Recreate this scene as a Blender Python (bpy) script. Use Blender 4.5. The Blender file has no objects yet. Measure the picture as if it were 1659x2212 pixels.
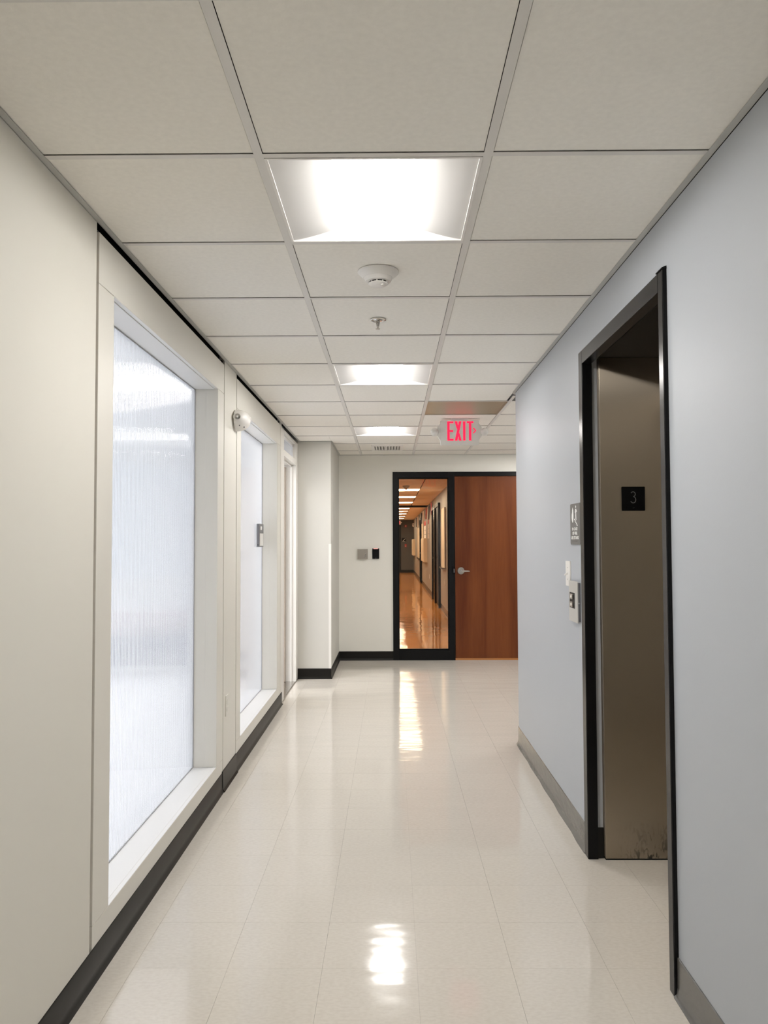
import bpy, math, random
from mathutils import Vector, Matrix
random.seed(7)
PI = math.pi
sc = bpy.context.scene
COL = sc.collection

# ------------------------------------------------------------------ camera
EYE = 1.367
pitch, roll, yaw = 0.03892, 0.00365, -0.00891
cp, sp, cyw, syw = math.cos(pitch), math.sin(pitch), math.cos(yaw), math.sin(yaw)
fwd = Vector((syw * cp, cyw * cp, sp)); rgt = Vector((cyw, -syw, 0)); upv = rgt.cross(fwd)
r2 = rgt * math.cos(roll) - upv * math.sin(roll)
u2 = rgt * math.sin(roll) + upv * math.cos(roll)
cam_d = bpy.data.cameras.new('camera'); cam = bpy.data.objects.new('camera', cam_d); COL.objects.link(cam)
M = Matrix((r2, u2, -fwd)).transposed().to_4x4(); M.translation = (0, 0, EYE)
cam.matrix_world = M
cam_d.sensor_fit = 'HORIZONTAL'; cam_d.sensor_width = 36.0; cam_d.lens = 36.0 * 1697.15 / 1659
cam_d.clip_start = 0.02; cam_d.clip_end = 200
sc.camera = cam

# ------------------------------------------------------------------ world, view
w = bpy.data.worlds.new('world'); sc.world = w; w.use_nodes = True
w.node_tree.nodes['Background'].inputs[0].default_value = (0.75, 0.86, 1.0, 1)
w.node_tree.nodes['Background'].inputs[1].default_value = 1.0
sc.view_settings.view_transform = 'Standard'; sc.view_settings.look = 'None'
sc.view_settings.gamma = 1.0; sc.view_settings.use_curve_mapping = False
sc.view_settings.exposure = 0.0
sc.cycles.use_denoising = True
sc.cycles.max_bounces = 14; sc.cycles.diffuse_bounces = 7; sc.cycles.glossy_bounces = 5
sc.cycles.transmission_bounces = 8; sc.cycles.transparent_max_bounces = 10
sc.cycles.sample_clamp_indirect = 6.0; sc.cycles.blur_glossy = 0.4

# light strengths
E_CORR = 45.0      # corridor troffers
E_HALL = 18.0      # far hall troffers
E_LAB = 15.0       # lights in the room behind the ribbed glazing
C_CORR = (1.0, 0.965, 0.92)
C_HALL = (1.0, 0.80, 0.58)
C_LAB = (1.0, 0.985, 0.985)

# ------------------------------------------------------------------ materials
def s2l(c):
    return tuple((v / 255 / 12.92) if v / 255 <= .04045 else ((v / 255 + .055) / 1.055) ** 2.4 for v in c)

def mat(name, col, rough=.5, metal=0., spec=.5, noise=None, bump=None, emis=None, estr=0., coat=0., coat_r=.1, aniso=0.):
    """noise=(scale xyz, amount) colour mottling; bump=(scale xyz, strength, distance)"""
    m = bpy.data.materials.new(name); m.use_nodes = True
    nt = m.node_tree; b = nt.nodes['Principled BSDF']
    b.inputs['Base Color'].default_value = (*col, 1); b.inputs['Roughness'].default_value = rough
    b.inputs['Metallic'].default_value = metal; b.inputs['Specular IOR Level'].default_value = spec
    b.inputs['Coat Weight'].default_value = coat; b.inputs['Coat Roughness'].default_value = coat_r
    b.inputs['Anisotropic'].default_value = aniso
    if emis: b.inputs['Emission Color'].default_value = (*emis, 1); b.inputs['Emission Strength'].default_value = estr
    if noise or bump:
        tc = nt.nodes.new('ShaderNodeTexCoord')
    def tex(scale, detail=4):
        mp = nt.nodes.new('ShaderNodeMapping'); mp.inputs['Scale'].default_value = scale
        nt.links.new(tc.outputs['Object'], mp.inputs['Vector'])
        n = nt.nodes.new('ShaderNodeTexNoise'); n.inputs['Scale'].default_value = 1; n.inputs['Detail'].default_value = detail
        nt.links.new(mp.outputs[0], n.inputs['Vector']); return n
    if noise:
        n = tex(noise[0]); mx = nt.nodes.new('ShaderNodeMix'); mx.data_type = 'RGBA'
        mx.inputs[6].default_value = (*[min(1, c * (1 + noise[1])) for c in col], 1)
        mx.inputs[7].default_value = (*[c * (1 - noise[1]) for c in col], 1)
        cr = nt.nodes.new('ShaderNodeMapRange'); cr.inputs[1].default_value = .3; cr.inputs[2].default_value = .7
        nt.links.new(n.outputs['Fac'], cr.inputs[0]); nt.links.new(cr.outputs[0], mx.inputs[0])
        nt.links.new(mx.outputs[2], b.inputs['Base Color'])
    if bump:
        n = tex(bump[0], 3); bp = nt.nodes.new('ShaderNodeBump')
        bp.inputs['Strength'].default_value = bump[1]; bp.inputs['Distance'].default_value = bump[2]
        nt.links.new(n.outputs['Fac'], bp.inputs['Height']); nt.links.new(bp.outputs[0], b.inputs['Normal'])
        if coat: nt.links.new(bp.outputs[0], b.inputs['Coat Normal'])
    return m

def emat(name, col, st):
    m = bpy.data.materials.new(name); m.use_nodes = True; nt = m.node_tree; nt.nodes.clear()
    e = nt.nodes.new('ShaderNodeEmission'); e.inputs[0].default_value = (*col, 1); e.inputs[1].default_value = st
    o = nt.nodes.new('ShaderNodeOutputMaterial'); nt.links.new(e.outputs[0], o.inputs[0]); return m

m_cream = mat('cream_wall', (.76, .74, .675), .55, spec=.3, bump=((90, 90, 90), .08, .001))
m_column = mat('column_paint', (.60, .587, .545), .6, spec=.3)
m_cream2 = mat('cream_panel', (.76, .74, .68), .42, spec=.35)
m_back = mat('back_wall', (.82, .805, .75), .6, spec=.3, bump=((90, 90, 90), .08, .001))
m_blue = mat('blue_grey_wall', (.43, .455, .49), .45, spec=.45, bump=((110, 110, 110), .12, .001))
m_white = mat('white_gloss', (.84, .84, .84), .28, spec=.5)
m_wtrim = mat('white_trim', (.78, .76, .72), .4)
m_gridbar = mat('grid_bar', (.72, .70, .67), .45)
m_angle = mat('wall_angle', (.50, .50, .48), .4)
m_ctile = mat('ceiling_tile', (.88, .855, .80), .9, spec=.1, noise=((60, 60, 60), .025), bump=((160, 160, 160), .25, .001))
m_plenum = mat('plenum', (.03, .03, .03), .9)
m_gap = mat('black_gap', (.006, .006, .006), .8, spec=.1)
m_seam = mat('seam_wood', (.17, .12, .085), .7)
m_base_bk = mat('black_base', (.009, .008, .007), .33, spec=.22, bump=((9, 9, 9), .15, .004))
m_base_gr = mat('grey_base', (.115, .11, .10), .22, spec=.6, bump=((14, 14, 40), .35, .006))
m_frame_bk = mat('black_frame', (.005, .005, .0055), .38, spec=.18)
m_bronze = mat('bronze_frame', (.013, .012, .013), .24, spec=.22, bump=((30, 30, 8), .06, .002))
m_blackm = mat('black_plastic', (.003, .003, .0035), .4, spec=.12)
m_hwhite = mat('housing_white', (.82, .80, .77), .35)
m_refl = mat('light_reflector', (.80, .79, .78), .5)
m_chrome = mat('chrome', (.55, .53, .50), .18, 1.0)
m_nickel = mat('satin_nickel', (.50, .47, .43), .28, 1.0)
m_lens = mat('clear_lens', (.75, .74, .70), .1, spec=.8)
m_steelplate = mat('steel_plate', (.34, .31, .27), .42, .6)
m_gasket = mat('gasket', (.35, .35, .36), .5)
m_callplate = mat('call_plate', (.62, .61, .58), .4, .5)
m_signgrey = mat('sign_grey', (.13, .125, .12), .45)
m_signwhite = mat('sign_white', (.95, .95, .93), .4, emis=(1, 1, 1), estr=0.0)
m_numgrey = mat('number_grey', (.12, .12, .12), .5)
m_exitbody = mat('exit_body', (.80, .785, .75), .45)
m_devgrey = mat('device_grey', (.16, .16, .17), .35)
m_red = emat('exit_red', (1.0, .022, .075), 1.45)
m_redbar = emat('reader_light', (1.0, .42, .36), 1.3)
m_btn = emat('button_light', (1.0, .95, .85), 1.0)
m_basket = emat('basket_glow', C_CORR, E_CORR)
m_hallens = emat('hall_lens', C_HALL, E_HALL)
m_lablens = emat('lab_lens', C_LAB, E_LAB)
m_dgrille = mat('return_air_metal', (.46, .42, .32), .40, .6, bump=((1, 1, 1), 0, .001))
m_hallwall = mat('hall_wall', (.36, .345, .31), .5, spec=.4)
m_hallend = mat('hall_end_wall', (.10, .10, .098), .6)
m_hallceil = mat('hall_ceiling', (.78, .66, .52), .9, spec=.1)  # tan tint paints in the warm bounce from the orange floor
m_cork = mat('notice_board_face', (.72, .62, .46), .6)
m_paper = mat('paper', (.75, .68, .62), .7)
m_hred = mat('red_plastic', (.5, .03, .02), .4)
m_labwall = mat('lab_wall', (.86, .87, .88), .6)
m_labfloor = mat('lab_floor', (.72, .73, .75), .3)
m_labdark = mat('bench_fabric', (.02, .035, .08), .7)
m_labpink = mat('bench_cushion', (.42, .34, .36), .7)
m_beige = mat('beige_leaf', (.34, .285, .235), .5)
m_oak = mat('door_edge', (.45, .2, .08), .5)

def wood_mat():
    m = mat('cherry_veneer', (.155, .042, .012), .36, spec=.25); nt = m.node_tree; b = nt.nodes['Principled BSDF']
    tc = nt.nodes.new('ShaderNodeTexCoord')
    def nz(scale, det, dist=0.):
        mp = nt.nodes.new('ShaderNodeMapping'); mp.inputs['Scale'].default_value = scale
        nt.links.new(tc.outputs['Object'], mp.inputs['Vector'])
        n = nt.nodes.new('ShaderNodeTexNoise'); n.inputs['Scale'].default_value = 1; n.inputs['Detail'].default_value = det
        n.inputs['Distortion'].default_value = dist
        nt.links.new(mp.outputs[0], n.inputs['Vector']); return n
    a = nz((5, 5, .45), 5, .6); f = nz((90, 90, 4), 4)
    ad = nt.nodes.new('ShaderNodeMath'); ad.operation = 'MULTIPLY_ADD'; ad.inputs[1].default_value = .25
    nt.links.new(f.outputs['Fac'], ad.inputs[0]); nt.links.new(a.outputs['Fac'], ad.inputs[2])
    cr = nt.nodes.new('ShaderNodeValToRGB'); e = cr.color_ramp.elements
    e[0].position = .42; e[0].color = (.095, .021, .0055, 1); e[1].position = .82; e[1].color = (.18, .052, .014, 1)
    nt.links.new(ad.outputs[0], cr.inputs[0]); nt.links.new(cr.outputs[0], b.inputs['Base Color']); return m
m_wood = wood_mat()

def floor_mat(name, c1, c2, rough, wav, coat=.0, wscale=(2.2, 2.2, 2.2)):
    """vinyl composition tile: fine directional flecks, wax film with slow waves; tiles differ by object random"""
    m = mat(name, c1, rough, spec=.5); nt = m.node_tree; b = nt.nodes['Principled BSDF']
    geo = nt.nodes.new('ShaderNodeNewGeometry')
    def nz(scale, det):
        mp = nt.nodes.new('ShaderNodeMapping'); mp.inputs['Scale'].default_value = scale
        nt.links.new(geo.outputs['Position'], mp.inputs['Vector'])
        n = nt.nodes.new('ShaderNodeTexNoise'); n.inputs['Scale'].default_value = 1; n.inputs['Detail'].default_value = det
        nt.links.new(mp.outputs[0], n.inputs['Vector']); return n
    a = nz((60, 110, 1), 5); g = nz((2.5, 2.5, 1), 3)
    mx = nt.nodes.new('ShaderNodeMix'); mx.data_type = 'RGBA'
    mx.inputs[6].default_value = (*c1, 1); mx.inputs[7].default_value = (*c2, 1)
    mr = nt.nodes.new('ShaderNodeMapRange'); mr.inputs[1].default_value = .38; mr.inputs[2].default_value = .66
    nt.links.new(a.outputs['Fac'], mr.inputs[0]); nt.links.new(mr.outputs[0], mx.inputs[0])
    oi = nt.nodes.new('ShaderNodeObjectInfo')
    hv = nt.nodes.new('ShaderNodeHueSaturation')
    v = nt.nodes.new('ShaderNodeMapRange'); v.inputs[3].default_value = .992; v.inputs[4].default_value = 1.008
    nt.links.new(oi.outputs['Random'], v.inputs[0]); nt.links.new(v.outputs[0], hv.inputs['Value'])
    nt.links.new(mx.outputs[2], hv.inputs['Color']); nt.links.new(hv.outputs[0], b.inputs['Base Color'])
    wv = nz(wscale, 2); w2 = nz((14, 14, 1), 2)
    sm = nt.nodes.new('ShaderNodeMath'); sm.operation = 'MULTIPLY_ADD'; sm.inputs[1].default_value = .025
    nt.links.new(w2.outputs['Fac'], sm.inputs[0]); nt.links.new(wv.outputs['Fac'], sm.inputs[2])
    bp = nt.nodes.new('ShaderNodeBump'); bp.inputs['Strength'].default_value = 1.0; bp.inputs['Distance'].default_value = wav
    nt.links.new(sm.outputs[0], bp.inputs['Height']); nt.links.new(bp.outputs[0], b.inputs['Normal'])
    rr = nt.nodes.new('ShaderNodeMapRange'); rr.inputs[3].default_value = rough * .75; rr.inputs[4].default_value = rough * 1.35
    nt.links.new(g.outputs['Fac'], rr.inputs[0]); nt.links.new(rr.outputs[0], b.inputs['Roughness'])
    return m
m_floor = floor_mat('floor_tile', (.68, .64, .575), (.635, .592, .527), .085, .0022, wscale=(2.6, 6.0, 1))
m_joint = mat('floor_joint', (.36, .325, .28), .4)
m_hallfloor = floor_mat('hall_floor', (.80, .36, .10), (.72, .30, .07), .06, .0035, wscale=(3.5, 1.6, 1))

def steel_mat():
    """brushed stainless with grime, scuffs and a scraped foot"""
    m = mat('brushed_steel', (.40, .345, .275), .42, 1.0, aniso=1.0); nt = m.node_tree; b = nt.nodes['Principled BSDF']
    tc = nt.nodes.new('ShaderNodeTexCoord')
    def nz(scale, det, dist=0):
        mp = nt.nodes.new('ShaderNodeMapping'); mp.inputs['Scale'].default_value = scale
        nt.links.new(tc.outputs['Object'], mp.inputs['Vector'])
        n = nt.nodes.new('ShaderNodeTexNoise'); n.inputs['Scale'].default_value = 1; n.inputs['Detail'].default_value = det
        n.inputs['Distortion'].default_value = dist
        nt.links.new(mp.outputs[0], n.inputs['Vector']); return n
    br = nz((420, 420, 3), 3)
    tg = nt.nodes.new('ShaderNodeTangent'); tg.direction_type = 'RADIAL'; tg.axis = 'Z'; nt.links.new(tg.outputs[0], b.inputs['Tangent'])
    mr = nt.nodes.new('ShaderNodeMapRange'); mr.inputs[3].default_value = .33; mr.inputs[4].default_value = .41
    nt.links.new(br.outputs['Fac'], mr.inputs[0]); nt.links.new(mr.outputs[0], b.inputs['Roughness'])
    # scuffs low on the panel
    sep = nt.nodes.new('ShaderNodeSeparateXYZ'); nt.links.new(tc.outputs['Object'], sep.inputs[0])
    low = nt.nodes.new('ShaderNodeMapRange'); low.inputs[1].default_value = .17; low.inputs[2].default_value = .01
    nt.links.new(sep.outputs[2], low.inputs[0])
    sx = nt.nodes.new('ShaderNodeMapRange'); sx.inputs[1].default_value = .97; sx.inputs[2].default_value = 1.08
    nt.links.new(sep.outputs[0], sx.inputs[0])
    sf = nz((60, 60, 22), 6, 1.2)
    th = nt.nodes.new('ShaderNodeMapRange'); th.inputs[1].default_value = .50; th.inputs[2].default_value = .60
    nt.links.new(sf.outputs['Fac'], th.inputs[0])
    m1 = nt.nodes.new('ShaderNodeMath'); m1.operation = 'MULTIPLY'; nt.links.new(th.outputs[0], m1.inputs[0]); nt.links.new(low.outputs[0], m1.inputs[1])
    m2 = nt.nodes.new('ShaderNodeMath'); m2.operation = 'MULTIPLY'; nt.links.new(m1.outputs[0], m2.inputs[0]); nt.links.new(sx.outputs[0], m2.inputs[1])
    mx = nt.nodes.new('ShaderNodeMix'); mx.data_type = 'RGBA'
    mx.inputs[6].default_value = (.40, .345, .275, 1); mx.inputs[7].default_value = (.03, .025, .018, 1)
    nt.links.new(m2.outputs[0], mx.inputs[0]); nt.links.new(mx.outputs[2], b.inputs['Base Color'])
    inv = nt.nodes.new('ShaderNodeMath'); inv.operation = 'SUBTRACT'; inv.inputs[0].default_value = 1
    nt.links.new(m2.outputs[0], inv.inputs[1]); nt.links.new(inv.outputs[0], b.inputs['Metallic'])
    return m
m_steel = steel_mat()

def pane_mat(name, ribs, tr=.11):
    """twin-wall polycarbonate: cloudy, vertically fluted"""
    m = bpy.data.materials.new(name); m.use_nodes = True; nt = m.node_tree; nt.nodes.clear()
    o = nt.nodes.new('ShaderNodeOutputMaterial')
    gl = nt.nodes.new('ShaderNodeBsdfGlass'); gl.inputs['Color'].default_value = (.985, .985, .99, 1)
    gl.inputs['Roughness'].default_value = .045 if ribs else .16; gl.inputs['IOR'].default_value = 1.30
    tl = nt.nodes.new('ShaderNodeBsdfTranslucent'); tl.inputs[0].default_value = (.95, .97, 1, 1)
    mx = nt.nodes.new('ShaderNodeMixShader'); mx.inputs[0].default_value = tr
    nt.links.new(gl.outputs[0], mx.inputs[1]); nt.links.new(tl.outputs[0], mx.inputs[2])
    if ribs:
        geo = nt.nodes.new('ShaderNodeNewGeometry'); sep = nt.nodes.new('ShaderNodeSeparateXYZ')
        nt.links.new(geo.outputs['Position'], sep.inputs[0])
        a = nt.nodes.new('ShaderNodeMath'); a.operation = 'MULTIPLY'; a.inputs[1].default_value = 2 * PI / .0165
        nt.links.new(sep.outputs[1], a.inputs[0])
        s = nt.nodes.new('ShaderNodeMath'); s.operation = 'SINE'; nt.links.new(a.outputs[0], s.inputs[0])
        bp = nt.nodes.new('ShaderNodeBump'); bp.inputs['Strength'].default_value = 1; bp.inputs['Distance'].default_value = .0011
        nt.links.new(s.outputs[0], bp.inputs['Height']); nt.links.new(bp.outputs[0], gl.inputs['Normal'])
        mr = nt.nodes.new('ShaderNodeMapRange'); mr.inputs[1].default_value = .55; mr.inputs[2].default_value = 1.0
        mr.inputs[3].default_value = tr; mr.inputs[4].default_value = min(1, tr + .45)
        nt.links.new(s.outputs[0], mr.inputs[0]); nt.links.new(mr.outputs[0], mx.inputs[0])
    nt.links.new(mx.outputs[0], o.inputs[0]); return m
m_pane1 = pane_mat('ribbed_polycarbonate', True)
m_pane2 = pane_mat('frosted_glazing', False, .15)

def clear_mat():
    m = bpy.data.materials.new('clear_glass'); m.use_nodes = True; nt = m.node_tree; nt.nodes.clear()
    o = nt.nodes.new('ShaderNodeOutputMaterial'); t = nt.nodes.new('ShaderNodeBsdfTransparent')
    t.inputs[0].default_value = (.96, .95, .92, 1)
    g = nt.nodes.new('ShaderNodeBsdfGlossy'); g.inputs['Roughness'].default_value = .01
    f = nt.nodes.new('ShaderNodeFresnel'); f.inputs[0].default_value = 1.5
    mx = nt.nodes.new('ShaderNodeMixShader'); nt.links.new(f.outputs[0], mx.inputs[0])
    nt.links.new(t.outputs[0], mx.inputs[1]); nt.links.new(g.outputs[0], mx.inputs[2]); nt.links.new(mx.outputs[0], o.inputs[0]); return m
m_clear = clear_mat()

# ------------------------------------------------------------------ mesh helpers
class MB:
    def __init__(s): s.v = []; s.f = []
    def box(s, x0, x1, y0, y1, z0, z1):
        x0, x1 = sorted((x0, x1)); y0, y1 = sorted((y0, y1)); z0, z1 = sorted((z0, z1))
        n = len(s.v)
        s.v += [(x0, y0, z0), (x1, y0, z0), (x1, y1, z0), (x0, y1, z0), (x0, y0, z1), (x1, y0, z1), (x1, y1, z1), (x0, y1, z1)]
        s.f += [tuple(n + i for i in q) for q in ((0, 3, 2, 1), (4, 5, 6, 7), (0, 1, 5, 4), (1, 2, 6, 5), (2, 3, 7, 6), (3, 0, 4, 7))]
        return s
    def prism(s, prof, axis, a, b):
        """extrude a closed 2D outline along an axis ('x','y','z') from a to b; outline coords are the other two axes in order"""
        def P(u, v, t): return {'x': (t, u, v), 'y': (u, t, v), 'z': (u, v, t)}[axis]
        n = len(s.v); k = len(prof)
        s.v += [P(u, v, a) for u, v in prof] + [P(u, v, b) for u, v in prof]
        s.f += [tuple(range(n, n + k))[::-1], tuple(range(n + k, n + 2 * k))]
        s.f += [(n + i, n + (i + 1) % k, n + k + (i + 1) % k, n + k + i) for i in range(k)]
        return s
    def rbox(s, x0, x1, y0, y1, z0, z1, r, axis='y', seg=5):
        """box with rounded outline, extruded along axis"""
        a0, a1, b0, b1, t0, t1 = {'y': (x0, x1, z0, z1, y0, y1), 'x': (y0, y1, z0, z1, x0, x1), 'z': (x0, x1, y0, y1, z0, z1)}[axis]
        pr = []
        for cx, cy, st in ((a1 - r, b0 + r, -PI / 2), (a1 - r, b1 - r, 0), (a0 + r, b1 - r, PI / 2), (a0 + r, b0 + r, PI)):
            for i in range(seg + 1):
                t = st + PI / 2 * i / seg; pr.append((cx + r * math.cos(t), cy + r * math.sin(t)))
        return s.prism(pr, axis, t0, t1)
    def lathe(s, prof, c, axis='z', seg=32):
        """prof: list of (radius, height); axis direction through c"""
        n = len(s.v); k = len(prof)
        for r, h in prof:
            for i in range(seg):
                t = 2 * PI * i / seg; a, b = r * math.cos(t), r * math.sin(t)
                s.v.append({'z': (c[0] + a, c[1] + b, c[2] + h), 'y': (c[0] + a, c[1] + h, c[2] + b), 'x': (c[0] + h, c[1] + a, c[2] + b)}[axis])
        for j in range(k - 1):
            for i in range(seg):
                s.f.append((n + j * seg + i, n + j * seg + (i + 1) % seg, n + (j + 1) * seg + (i + 1) % seg, n + (j + 1) * seg + i))
        s.f.append(tuple(n + i for i in range(seg))); s.f.append(tuple(n + (k - 1) * seg + i for i in range(seg)))
        return s
    def cyl(s, c, r, h, axis='z', seg=24): return s.lathe([(r, 0), (r, h)], c, axis, seg)
    def strip(s, path, w, d0, d1, axis='y'):
        """constant-width ribbon along a 2D polyline, given thickness along axis"""
        pts = [Vector(p) for p in path]; L = []; R = []
        for i, p in enumerate(pts):
            a = pts[max(0, i - 1)]; b = pts[min(len(pts) - 1, i + 1)]; t = (b - a).normalized(); nn = Vector((-t.y, t.x)) * w / 2
            L.append(p + nn); R.append(p - nn)
        for i in range(len(pts) - 1):
            s.prism([tuple(L[i]), tuple(L[i + 1]), tuple(R[i + 1]), tuple(R[i])], axis, d0, d1)
        return s

def new(name, mb, m, parent=None, bevel=0., smooth=False, loc=None):
    me = bpy.data.meshes.new(name); me.from_pydata(mb.v, [], mb.f)
    import bmesh
    bm = bmesh.new(); bm.from_mesh(me)
    if bevel:
        bmesh.ops.bevel(bm, geom=bm.edges[:], offset=bevel, segments=2, affect='EDGES', profile=.5, clamp_overlap=True)
    bmesh.ops.recalc_face_normals(bm, faces=bm.faces[:]); bm.to_mesh(me); bm.free()
    if smooth:
        for p in me.polygons: p.use_smooth = True
        try: me.set_sharp_from_angle(angle=math.radians(35))
        except Exception: pass
    me.materials.append(m)
    o = bpy.data.objects.new(name, me); COL.objects.link(o)
    if parent is not None: o.parent = parent; o.matrix_parent_inverse = Matrix.Translation(-parent.location)
    return o

def tag(o, label, cat=None, group=None, kind=None):
    o['label'] = label
    if cat: o['category'] = cat
    if group: o['group'] = group
    if kind: o['kind'] = kind
    return o
def thing(name, loc, label, cat, group=None, kind=None):
    o = bpy.data.objects.new(name, None); COL.objects.link(o); o.location = loc; o.empty_display_size = .05
    return tag(o, label, cat, group, kind)
def struct(name, mb, m, label=None, cat=None, **k):
    o = new(name, mb, m, **k); o['kind'] = 'structure'
    if label: o['label'] = label
    if cat: o['category'] = cat
    return o
def copy_tree(o, dloc, label=None, group=None):
    c = o.copy(); COL.objects.link(c); c.location = o.location + Vector(dloc)
    if label: c['label'] = label
    if group: c['group'] = group
    for ch in list(o.children):
        d = ch.copy(); COL.objects.link(d); d.parent = c; d.matrix_parent_inverse = ch.matrix_parent_inverse
        for g in list(ch.children):
            e = g.copy(); COL.objects.link(e); e.parent = d; e.matrix_parent_inverse = g.matrix_parent_inverse
    return c
def part_at(name, mesh, parent, loc):
    o = bpy.data.objects.new(name, mesh); COL.objects.link(o); o.parent = parent
    o.matrix_parent_inverse = Matrix.Translation(-parent.location); o.location = loc
    return o
def text_mb(body, x, z, y, height, width=None, bold=0., face='-y', depth=.0012, align='LEFT'):
    """flat lettering; face '-y' reads from -Y side, '-x' reads from -X side (x is then the y coordinate, growing away)"""
    cu = bpy.data.curves.new('t', 'FONT'); cu.body = body; cu.size = 1; cu.extrude = 0; cu.offset = bold; cu.resolution_u = 4
    ob = bpy.data.objects.new('t', cu); COL.objects.link(ob)
    dg = bpy.context.evaluated_depsgraph_get(); me = bpy.data.meshes.new_from_object(ob.evaluated_get(dg))
    bpy.data.objects.remove(ob); bpy.data.curves.remove(cu)
    xs = [v.co.x for v in me.vertices]; ys = [v.co.y for v in me.vertices]
    sx0, sx1, sy0, sy1 = min(xs), max(xs), min(ys), max(ys)
    kz = height / (sy1 - sy0); kx = (width / (sx1 - sx0)) if width else kz
    mb = MB()
    for v in me.vertices:
        u = (v.co.x - sx0) * kx; h = (v.co.y - sy0) * kz
        if align == 'C': u -= (sx1 - sx0) * kx / 2
        if face == '-y': mb.v.append((x + u, y, z + h))
        elif face == '+y': mb.v.append((x - u, y, z + h))
        elif face == '-x': mb.v.append((y, x - u, z + h))
        elif face == '+x': mb.v.append((y, x + u, z + h))
    for p in me.polygons: mb.f.append(tuple(p.vertices))
    bpy.data.meshes.remove(me); return mb
def new_text(name, mb, m, parent):
    me = bpy.data.meshes.new(name); me.from_pydata(mb.v, [], mb.f); me.materials.append(m)
    o = bpy.data.objects.new(name, me); COL.objects.link(o); o.parent = parent; o.matrix_parent_inverse = Matrix.Translation(-parent.location)
    return o

# ------------------------------------------------------------------ key dimensions
LX, RX, BY, CZ = -0.935, 0.858, 9.188, 2.394
T = 0.6096; GX = -0.348; GY = 2.046        # ceiling grid origin (left main bar, first cross bar)
Y0 = -3.6                                   # wall behind the camera
FT = 0.3048; FX = 0.078; FY = 2.275         # floor tile grid
XR = 2.60                                   # side passage end

# ------------------------------------------------------------------ floor
fl = struct('floor', MB().box(-1.0, XR, Y0, BY, -.12, -.004).box(-1.1, -.95, 6.93, 7.8, -.1, -.004), m_joint, 'waxed beige vinyl tile floor of the corridor', 'floor')
g = .0003
tile_me = {}
def floor_tile(x0, x1, y0, y1):
    key = (round(x1 - x0, 3), round(y1 - y0, 3))
    if key not in tile_me:
        sx, sy = x1 - x0, y1 - y0
        o = new('floor_tile', MB().box(g, sx - g, g, sy - g, -.004, 0), m_floor, fl); o.location = (x0, y0, 0)
        tile_me[key] = o.data; return
    part_at('floor_tile', tile_me[key], fl, (x0, y0, 0))
xs = [FX + FT * i for i in range(-4, 9)]
ys = [FY + FT * i for i in range(-6, 24)]
for i in range(len(xs) - 1):
    for j in range(len(ys) - 1):
        x0, x1, y0, y1 = xs[i], xs[i + 1], ys[j], ys[j + 1]
        y1 = min(y1, BY); x0 = max(x0, LX)
        if y1 <= y0: continue
        if x0 >= 1.2 and y0 < 5.4: continue
        if y0 < 5.4:
            lim = 1.22 if (y1 > 2.42 and y0 < 3.5) else (RX if y1 < 5.3 else XR)
            if x0 >= lim: continue
            x1 = min(x1, lim)
        x1 = min(x1, XR)
        if x1 - x0 < .02: continue
        floor_tile(x0, x1, y0, y1)
struct('floor', MB().box(LX, RX, Y0, ys[0], -.004, 0), m_floor, 'beige floor behind the viewpoint', 'floor')

# ------------------------------------------------------------------ ceiling
ce = struct('ceiling', MB().box(-1.12, XR, Y0, BY + .1, 2.53, 2.60), m_plenum, 'suspended ceiling of white square tiles in a metal grid', 'ceiling')
LIGHT_ROWS = [-3, 1, 5, 9]
cols = [(-.9325, GX), (GX, GX + T), (GX + T, RX), (GX + 2 * T, GX + 3 * T), (GX + 3 * T, GX + 4 * T)]
ct_me = {}
def ceil_tile(x0, x1, y0, y1, z=CZ + .0028, nm='ceiling_tile'):
    sx, sy = x1 - x0, y1 - y0; key = (round(sx, 3), round(sy, 3))
    if key not in ct_me:
        o = new(nm, MB().box(0, sx, 0, sy, 0, .014), m_ctile, ce); o.location = (x0, y0, z); ct_me[key] = o.data; return
    part_at(nm, ct_me[key], ce, (x0, y0, z))
b = .0134
for r in range(-8, 13):
    y0 = GY + (r - 1) * T; y1 = y0 + T
    if y1 < Y0: continue
    y0 = max(y0, Y0); y1 = min(y1, BY)
    if y1 - y0 < .05: continue
    for c, (x0, x1) in enumerate(cols):
        if c == 1 and r in LIGHT_ROWS: continue
        if c == 2 and r == 7: continue
        if c == 4 and r in (8, 11): continue
        if c == 2 and y0 > 5.4: x1 = GX + 2 * T
        if c > 2 and y0 < 5.2: continue
        xa, xb = x0 + b, x1 - b
        ya, yb = y0 + b, y1 - b
        if c == 0 and y1 > 7.9:
            if y0 < 7.94: ceil_tile(xa, -.6015, ya, 7.93 - .012)
            xa = -.60
        if r == 12: yb = BY - .012
        ceil_tile(xa, xb, ya, yb)
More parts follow.
